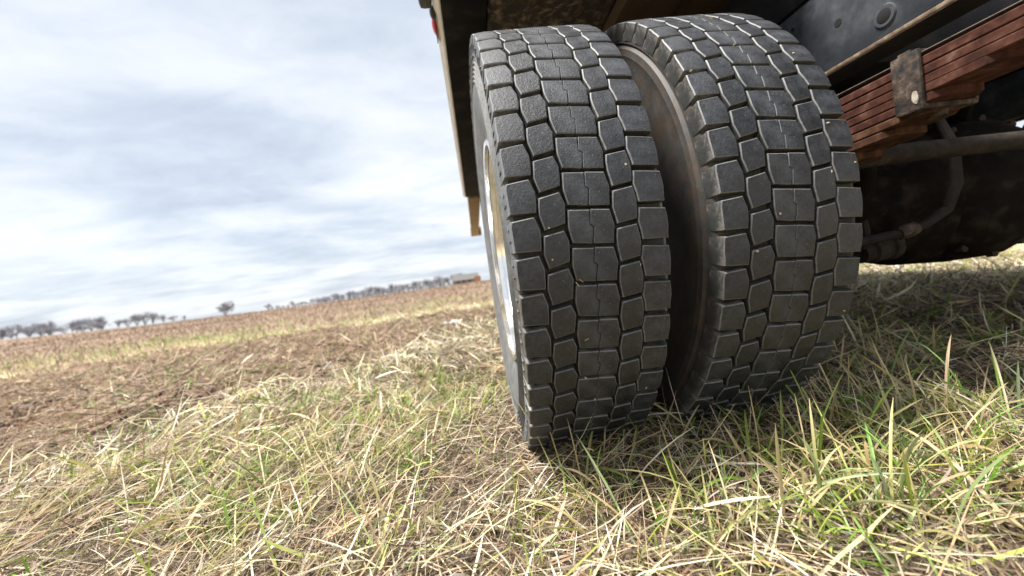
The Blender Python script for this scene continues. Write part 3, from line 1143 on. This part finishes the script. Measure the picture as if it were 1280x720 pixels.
# --- straw lying over the ground
def make_straw(n):
    x, y, r = sample(n, 0.30, 7.0, 1.2)
    under = sstep(.75, 1.1, x) * sstep(-.5, -.1, y) * (1 - sstep(.5, 1.2, y))
    dens = 0.22 + 0.78 * sstep(.40, .60, fbm(x * 3.2, y * 3.2, 3, 61))
    dens *= (1 - .15 * under) * (1 - .75 * worn(x, y))
    keep = (RNG.random(n) < dens * (1 - .97 * dirt_mask(x, y))) & clear_tyres(x, y, .02)
    x, y, r = x[keep], y[keep], r[keep]
    n = len(x)
    h = ground_h(x, y)
    base = np.stack([x, y, h + np.abs(RNG.normal(0, .014, n))], -1)
    c = pick(STRAW, n, .14)
    pale = RNG.random(n) < .75 * np.maximum(sstep(1.4, 2.1, r) * sstep(.3, -.2, x), sstep(1.8, 2.8, x))  # blond strip at left; far right paled to stand for sunlit grass
    c[pale] = pick([(.78, .69, .50), (.74, .66, .42), (.80, .74, .59)], pale.sum(), .07)
    g = (RNG.random(n) < .18) & ~pale
    c[g] = pick([(.28, .34, .08), (.36, .40, .11), (.22, .29, .06), (.42, .42, .15)], g.sum(), .12)
    flow = (fbm(x * 1.1, y * 1.1, 3, 71) - .5) * 9
    az = np.where(RNG.random(n) < .5, flow + RNG.normal(0, .9, n), unif(n, -np.pi, np.pi))
    L = (.04 + .16 * RNG.random(n) ** 1.7) * np.clip(r / 2.2, 1, 1.4)
    W = (unif(n, .0010, .0027) + (RNG.random(n) < .14) * unif(n, .0008, .0030)) * np.clip(r / 1.1, 1, 3.2)
    kink = (RNG.integers(1, 9, n), RNG.normal(0, .5, n))
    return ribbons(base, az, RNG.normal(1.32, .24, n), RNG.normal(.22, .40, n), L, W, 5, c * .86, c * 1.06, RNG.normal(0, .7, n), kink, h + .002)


# --- upright to leaning dry stems
def make_stems(n):
    x, y, r = sample(n, 0.36, 8.0, 1.1)
    dens = 0.2 + 0.8 * sstep(.45, .65, fbm(x * 2.6, y * 2.6, 3, 81))
    dens = dens * (0.55 + .45 * sstep(-.1, .3, x) * (1 - sstep(-.25, .0, y)) + .5 * sstep(1.5, 2.3, r))
    dens = dens * (1 - .8 * worn(x, y))
    keep = (RNG.random(n) < dens * (1 - .98 * dirt_mask(x, y))) & clear_tyres(x, y, .03)
    x, y, r = x[keep], y[keep], r[keep]
    n = len(x)
    h = ground_h(x, y)
    base = np.stack([x, y, h], -1)
    c = pick(STRAW, n, .14)
    pale = RNG.random(n) < .7 * np.maximum(sstep(1.5, 2.2, r) * sstep(.3, -.2, x), sstep(1.8, 2.8, x))  # blond stems at left; far right lightened in colour as if sunlit
    c[pale] = pick([(.78, .69, .51), (.74, .66, .43), (.80, .74, .60)], pale.sum(), .07)
    L = unif(n, .035, .10)
    W = unif(n, .0011, .0024) * np.clip(r / 1.1, 1, 3.2)
    kink = (RNG.integers(1, 9, n), RNG.normal(.2, .5, n))
    return ribbons(base, unif(n, -np.pi, np.pi), np.abs(RNG.normal(.55, .35, n)), np.abs(RNG.normal(.5, .5, n)), L, W, 5, c * .85, c * 1.05, RNG.normal(0, .6, n), kink, h + .002)


# --- green blades in tufts
def make_green(nt_, per):
    x, y, r = sample(nt_, 0.36, 9.0, 1.2)
    dens = sstep(.44, .66, fbm(x * 2.0, y * 2.0, 3, 91)) * .85 + .15
    boost = np.exp(-(((x + .25) / .35) ** 2 + ((y - .25) / .30) ** 2)) + np.exp(-(((x - .35) / .30) ** 2 + ((y + .52) / .18) ** 2)) + .8 * sstep(.9, 1.6, x)
    dens = np.clip(dens * .75 + boost * .6, 0, 1) * (1 - .8 * worn(x, y)) * (1 - .45 * sstep(1.5, 2.2, r) * sstep(.3, -.2, x))
    keep = (RNG.random(nt_) < dens * (1 - .92 * dirt_mask(x, y))) & clear_tyres(x, y, .03)
    x, y, r = x[keep], y[keep], r[keep]
    tuft = pick(GREEN, len(x), .10)
    pal = RNG.random(len(x)) < .22
    tuft[pal] = pick(PALEG, pal.sum(), .08)
    x = np.repeat(x, per); y = np.repeat(y, per); r = np.repeat(r, per); c = np.repeat(tuft, per, 0)
    n = len(x)
    sp = np.clip(r * .012, .008, .05)
    x = x + RNG.normal(0, 1, n) * sp; y = y + RNG.normal(0, 1, n) * sp
    h = ground_h(x, y)
    c = np.clip(c * (1 + RNG.normal(0, .16, (n, 1))), .01, .8)
    tipdry = (RNG.random(n) < .28)[:, None]
    c1 = np.where(tipdry, np.array([[.50, .42, .20]]), c * 1.15)
    L = unif(n, .030, .095)
    W = unif(n, .0016, .0040) * np.clip(r / 1.1, 1, 2.8)
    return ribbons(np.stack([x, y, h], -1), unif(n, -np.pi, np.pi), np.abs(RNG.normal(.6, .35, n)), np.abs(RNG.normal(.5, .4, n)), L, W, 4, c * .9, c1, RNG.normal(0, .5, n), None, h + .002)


# --- the broad blades close to the viewpoint, folded along the midrib
def make_broad(n):
    cx = np.array([.30, .42, .20, .55, .38, .06, -.02, .70, .52, .27, -.35, -.62, .85, 1.00, .12, .66, .30])
    cy = np.array([-.50, -.46, -.58, -.44, -.60, -.55, -.42, -.42, -.58, -.40, -.45, -.30, -.26, -.12, -.30, -.52, -.62])
    wgt = np.array([3, 3, 2.4, 3, 3.4, 2.0, .8, 2.0, 2.8, 1.2, .7, .8, 1.6, 1.3, .6, 2.4, 2.6])
    k = RNG.choice(len(cx), n, p=wgt / wgt.sum())
    x = cx[k] + RNG.normal(0, .055, n)
    y = cy[k] + RNG.normal(0, .045, n)
    keep = clear_tyres(x, y, .05) & (np.hypot(x - CAM_POS.x, y - CAM_POS.y) > .42)
    x, y = x[keep], y[keep]
    n = len(x)
    h = ground_h(x, y)
    c = pick(GREEN + PALEG + PALEG, n, .12)
    dry = RNG.random(n) < .38
    c[dry] = pick([(.58, .46, .26), (.64, .53, .31), (.50, .38, .20)], dry.sum(), .12)
    c1 = np.where((RNG.random(n) < .3)[:, None], np.array([[.55, .46, .24]]), c * 1.12)
    L = unif(n, .07, .19)
    W = unif(n, .0020, .0048)
    return ribbons(np.stack([x, y, h], -1), unif(n, -np.pi, np.pi), np.abs(RNG.normal(.55, .35, n)), np.abs(RNG.normal(.65, .45, n)), L, W, 7, c * .92, c1, RNG.normal(0, .5, n), None, h + .004, fold=.16)


# --- coarse stubble and tussocks over the far field
def make_field(n):
    x, y, r = sample(n, 5.0, 120, 7, -1.1, 1.0, 1.75)
    f = field_mask(x, y)
    green = (fbm(x * .55, y * .9, 4, 41) > .50) & (y < 11)
    keep = RNG.random(n) < (.35 + .65 * np.maximum(f, green)) * (1 - .93 * dirt_mask(x, y))
    x, y, r, f, green = x[keep], y[keep], r[keep], f[keep], green[keep]
    n = len(x)
    h = ground_h(x, y)
    c = pick([(.24, .17, .12), (.29, .21, .15), (.21, .15, .11), (.33, .26, .19), (.26, .18, .125), (.19, .14, .105)], n, .14)
    bl = RNG.random(n) > f
    c[bl] = pick([(.48, .41, .22), (.55, .48, .28), (.42, .36, .20)], bl.sum(), .1)
    gg = green & (RNG.random(n) < .55)
    c[gg] = pick([(.20, .27, .07), (.26, .32, .10), (.30, .33, .12)], gg.sum(), .1)
    L = unif(n, .07, .20) * np.clip(r / 25, 1, 1.8)
    W = unif(n, .006, .014) * np.clip(r / 8, 1, 8)
    return ribbons(np.stack([x, y, h], -1), unif(n, -np.pi, np.pi), np.abs(RNG.normal(.6, .35, n)), np.abs(RNG.normal(.6, .4, n)), L, W, 2, c * .85, c * 1.05, RNG.normal(0, .6, n))


def stuff(name, vfc, mat, label, cat):
    me = fast_mesh(name, *vfc)
    return tag(link(name, me, mat), label, cat, None, 'stuff')


stuff('thatch', make_thatch(170000), M['straw'], 'matted grey brown dead thatch covering the soil', 'thatch')
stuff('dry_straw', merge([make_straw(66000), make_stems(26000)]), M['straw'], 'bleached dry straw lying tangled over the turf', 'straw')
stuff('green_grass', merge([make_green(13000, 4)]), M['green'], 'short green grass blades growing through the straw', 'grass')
stuff('broad_grass', make_broad(560), M['green'], 'broad folded grass blades in tufts before the tyres', 'grass')
stuff('field_stubble', make_field(60000), M['straw'], 'rusty brown stubble covering the open field', 'stubble')


# --- clods and litter in the churned strip
def make_clods(n):
    x, y, r = sample(n * 3, 1.2, 12, 3.0, -1.2, .5, 1.3)
    keep = RNG.random(len(x)) < dirt_mask(x, y) * (.2 + .8 * sstep(.4, .62, fbm(x * 1.7, y * 2.3, 3, 121)))
    x, y, r = x[keep][:n], y[keep][:n], r[keep][:n]
    n = len(x)
    t = (1 + 5 ** .5) / 2
    ico = np.array([(-1, t, 0), (1, t, 0), (-1, -t, 0), (1, -t, 0), (0, -1, t), (0, 1, t), (0, -1, -t), (0, 1, -t), (t, 0, -1), (t, 0, 1), (-t, 0, -1), (-t, 0, 1)]) / 1.9
    fa = np.array([(0, 11, 5), (0, 5, 1), (0, 1, 7), (0, 7, 10), (0, 10, 11), (1, 5, 9), (5, 11, 4), (11, 10, 2), (10, 7, 6), (7, 1, 8), (3, 9, 4), (3, 4, 2), (3, 2, 6), (3, 6, 8), (3, 8, 9), (4, 9, 5), (2, 4, 11), (6, 2, 10), (8, 6, 7), (9, 8, 1)])
    s = np.minimum(np.exp(RNG.normal(-4.45, .50, n)), .026)
    V = ico[None] * (1 + RNG.normal(0, .22, (n, 12, 1))) * s[:, None, None] * np.stack([unif(n, .8, 1.7), unif(n, .8, 1.5), unif(n, .5, .95)], -1)[:, None]
    a = unif(n, 0, 6.28)
    ca, sa = np.cos(a)[:, None], np.sin(a)[:, None]
    vx = V[..., 0] * ca - V[..., 1] * sa
    vy = V[..., 0] * sa + V[..., 1] * ca
    h = ground_h(x, y)
    V = np.stack([vx + x[:, None], vy + y[:, None], V[..., 2] + (h + s * .2)[:, None]], -1)
    F = (fa[None] + (np.arange(n) * 12)[:, None, None]).reshape(-1, 3)
    c = pick([(.20, .138, .098), (.15, .102, .073), (.25, .18, .13), (.28, .21, .155)], n, .12)
    C = np.repeat(c[:, None], 12, 1).reshape(-1, 3)
    me = fast_mesh('soil_clods', V.reshape(-1, 3), F, C)
    k = NT('clod_soil')
    at = k.n('ShaderNodeAttribute', attribute_name='tint')
    nz = k.noise(60, 5, .65)
    k.base(k.mix(.4, at.outputs['Color'], k.ramp(nz, [(.3, .25), (.7, .8)]), 'OVERLAY'))
    k.rough(.95)
    k.bump(nz, .8, .006)
    tag(link('soil_clods', me, k.m), 'brown soil clods scattered over the churned strip', 'soil', None, 'stuff')


make_clods(6500)


def make_dirt_bits(n):
    x, y, r = sample(n * 2, 1.2, 12, 3.0, -1.2, .5, 1.3)
    keep = RNG.random(len(x)) < dirt_mask(x, y) * .8
    x, y, r = x[keep][:n], y[keep][:n], r[keep][:n]
    n = len(x)
    h = ground_h(x, y)
    c = pick([(.31, .215, .145), (.38, .28, .19), (.24, .165, .112), (.44, .345, .24), (.33, .24, .165)], n, .14)
    g = RNG.random(n) < .05 + .25 * sstep(.52, .66, fbm(x * 1.1, y * 1.6, 3, 141))
    c[g] = pick([(.20, .26, .09), (.27, .31, .12)], g.sum(), .1)
    return ribbons(np.stack([x, y, h + unif(n, 0, .03)], -1), unif(n, -np.pi, np.pi), RNG.normal(1.35, .4, n), RNG.normal(.1, .5, n), unif(n, .03, .12), unif(n, .002, .005) * np.clip(r / 2.2, 1, 2), 3, c, c, RNG.normal(0, .8, n), None, h + .002)


stuff('mulch', make_dirt_bits(36000), M['straw'], 'brown dead plant bits mixed into the churned soil', 'mulch')

# --- scrap of white plastic
bm = bmesh.new()
rows = []
rs = random.Random(5)
for i in range(7):
    rows.append([bm.verts.new((-.085 + .17 * i / 6, -.035 + .07 * j / 3 + rs.uniform(-.015, .015), .025 + .045 * abs(math.sin(i * 1.3 + j)) + rs.uniform(0, .02))) for j in range(4)])
for i in range(6):
    for j in range(3):
        bm.faces.new((rows[i][j], rows[i + 1][j], rows[i + 1][j + 1], rows[i][j + 1]))
ext = bmesh.ops.solidify(bm, geom=bm.faces[:], thickness=.003)
lx, ly = -.47, 2.62
lit = link('plastic_scrap', bm_mesh('plastic_scrap', bm, 60), M['litter'], None, (lx, ly, float(ground_h(np.array([lx]), np.array([ly]))[0]) + .01), (0, 0, .5))
tag(lit, 'crumpled white plastic scrap lying at the edge of the churned soil', 'litter')

# ------------------------------------------------------------------ bare trees


def tree_meshes(seed, hgt, spread, lean=0.0, twigs=9):
    rs = random.Random(seed)
    bm = bmesh.new()
    tips = []

    def grow(p, d, L, r, depth):
        n = 3
        pts = [p]
        q = p
        dd = d
        for i in range(n):
            dd = (dd + Vector((rs.uniform(-.18, .18), rs.uniform(-.18, .18), rs.uniform(-.04, .14)))).normalized()
            q = q + dd * (L / n)
            pts.append(q)
        bm_tube(bm, pts, [r, r * .88, r * .76, r * .62], 5 if depth < 2 else 3, False)
        if depth >= 3:
            tips.append((q, dd, L))
            tips.append((pts[2], dd, L))
            return
        for k in range(rs.choice((3, 4)) if depth else 9):
            a = rs.uniform(0, 6.283)
            s = rs.uniform(.45, 1.0) * spread
            nd = (dd + Vector((math.cos(a) * s, math.sin(a) * s, rs.uniform(-.25, .45)))).normalized()
            st = pts[rs.choice((2, 3, 3))] if depth else pts[rs.choice((0, 1, 1, 2, 3))]
            grow(st, nd, L * (rs.uniform(.70, .98) if depth else rs.uniform(1.2, 1.9)), r * .52, depth + 1)

    grow(Vector((0, 0, -.3)), Vector((lean, 0, 1)).normalized(), hgt * .16, hgt * .022, 0)
    trunk = bm_mesh('trunk', bm, 60)
    V, F = [], []
    for (q, d, L) in tips:
        for k in range(twigs):
            a = Vector((rs.uniform(-1, 1), rs.uniform(-1, 1), rs.uniform(-.3, 1))).normalized()
            dd = (d + a * 1.1).normalized()
            e_ = q + dd * L * rs.uniform(.35, .9)
            w = dd.cross(Vector((rs.uniform(-1, 1), rs.uniform(-1, 1), rs.uniform(-1, 1)))).normalized() * hgt * .0023
            i = len(V)
            V += [q - w, q + w, e_ + w * .3]
            F.append((i, i + 1, i + 2))
            m_ = q.lerp(e_, .5)
            e2 = m_ + (dd + Vector((rs.uniform(-1, 1), rs.uniform(-1, 1), rs.uniform(-1, 1))) * .8).normalized() * L * .35
            i = len(V)
            V += [m_ - w, m_ + w, e2]
            F.append((i, i + 1, i + 2))
    top = max(v.z for v in V)
    crown_ = bpy.data.meshes.new('crown')
    crown_.from_pydata([tuple(v) for v in V], [], F)
    s = hgt / top
    for me in (trunk, crown_):
        me.transform(Matrix.Scale(s, 4))
    trunk.materials.append(M['bark'])
    crown_.materials.append(M['twig'])
    return trunk, crown_


TREES = [tree_meshes(1, 10, .75), tree_meshes(2, 10, .55), tree_meshes(3, 10, .65, .05), tree_meshes(4, 10, .9, -.04), tree_meshes(5, 10, .5)]
LONE = tree_meshes(9, 10, 1.0, 0, 30)
SHRUB = [tree_meshes(21, 10, 1.5, 0, 12), tree_meshes(22, 10, 1.7, .1, 12)]


def place_tree(az_deg, dist, hgt, meshes, label, group, name='bare_tree'):
    a = rad(az_deg)
    x = CAM_POS.x + dist * math.sin(a)
    y = CAM_POS.y + dist * math.cos(a)
    z = float(ground_h(np.array([x]), np.array([y]))[0])
    root = empty(name, (x, y, z))
    tag(root, label, 'tree', group)
    root.rotation_euler.z = random.uniform(0, 6.28)
    s = hgt / 10 * .78
    root.scale = (s * random.uniform(.9, 1.2), s * random.uniform(.9, 1.2), s)
    link('trunk', meshes[0], None, root)
    link('crown', meshes[1], None, root)
    return root


# bearings along the skyline measured from the truck's long axis
place_tree(-32.0, 205, 8.8, LONE, 'lone round crowned bare tree on the skyline of the brown field', None)
clump = [(-48.9, 235, 9.5), (-48.2, 228, 8.2), (-47.4, 240, 10.0), (-46.7, 232, 9.0), (-46.0, 236, 9.6), (-45.5, 240, 10.5), (-44.1, 238, 8.6), (-43.5, 236, 9.8), (-42.8, 240, 10.8),
         (-42.1, 236, 10.2), (-49.7, 232, 9.4), (-50.5, 236, 9.0)]
for i, (a, d, h_) in enumerate(clump):
    place_tree(a, d, h_ * .78, TREES[i % 5], 'bare grey tree in the thick clump where the brown field dips to the skyline', 'trees in the thick clump')
thin = [(-40.9, 330, 7.5), (-40.2, 335, 8.5), (-39.5, 320, 10.5), (-38.9, 325, 11.5), (-38.3, 330, 11), (-37.4, 340, 8), (-36.6, 350, 6.5), (-35.7, 360, 5)]
for i, (a, d, h_) in enumerate(thin):
    place_tree(a, d, h_, TREES[(i + 2) % 5], 'small bare tree in the thin row between the thick clump and the lone tree', 'trees in the thin row')
for i in range(13):
    a = -27.5 + i * .42 + random.uniform(-.1, .1)
    place_tree(a, 380 + random.uniform(-15, 15), random.uniform(4.0, 7.5) if i % 6 else 8.5, TREES[i % 5], 'low distant bare tree in the faint row beside the lone tree', 'trees in the faint row')
n = 36
for i in range(n):
    t = i / (n - 1)
    a = -21.6 + 20.4 * t + random.uniform(-.18, .18)
    hh = 6.2 + 3.6 * t + random.uniform(-1.4, 1.6)
    place_tree(a, 250 + random.uniform(-18, 18), hh, TREES[random.randrange(5)], 'bare grey tree in the long hedgerow running up to the house', 'trees in the long hedgerow')

for i in range(34):
    a = -22 + 21 * i / 33 + random.uniform(-.2, .2)
    place_tree(a, 246 + random.uniform(-12, 12), random.uniform(3.2, 5.2), SHRUB[i % 2], 'low bare shrub filling in under the hedgerow trees', 'shrubs under the hedgerow', 'bare_shrub')
for i in range(14):
    a = -51 + 9.2 * i / 13 + random.uniform(-.2, .2)
    place_tree(a, 230 + random.uniform(-8, 8), random.uniform(3.5, 5.5), SHRUB[i % 2], 'low bare shrub at the foot of the thick tree clump', 'shrubs under the thick clump', 'bare_shrub')

# ------------------------------------------------------------------ far house
a = rad(-1.55)
hd = 225
hx, hy = CAM_POS.x + hd * math.sin(a), CAM_POS.y + hd * math.cos(a)
hz = float(ground_h(np.array([hx]), np.array([hy]))[0])
house = tag(empty('house', (hx, hy, hz)), 'low grey roofed house at the end of the hedgerow', 'house')
box('wall', -7, 7, -4, 4, -.5, 2.4, M['siding'], house, 0)
bm = bmesh.new()
pr = [(-4.6, 2.3), (0, 5.6), (4.6, 2.3)]
A = [bm.verts.new((-7.6, y_, z_)) for y_, z_ in pr]
B = [bm.verts.new((7.6, y_, z_)) for y_, z_ in pr]
bm.faces.new(A); bm.faces.new(B[::-1])
for i in range(3):
    bm.faces.new((A[i], A[(i + 1) % 3], B[(i + 1) % 3], B[i]))
link('roof', bm_mesh('roof', bm, 20), M['roof'], house)
box('gable_wing', 5.0, 8.6, -5.2, -4.02, -.5, 3.6, M['orange'], house, 0)
for xw in (-5, -2, 1.6):
    box('window', xw, xw + 1.3, -4.05, -4.003, .9, 2.0, M['window'], house, 0)
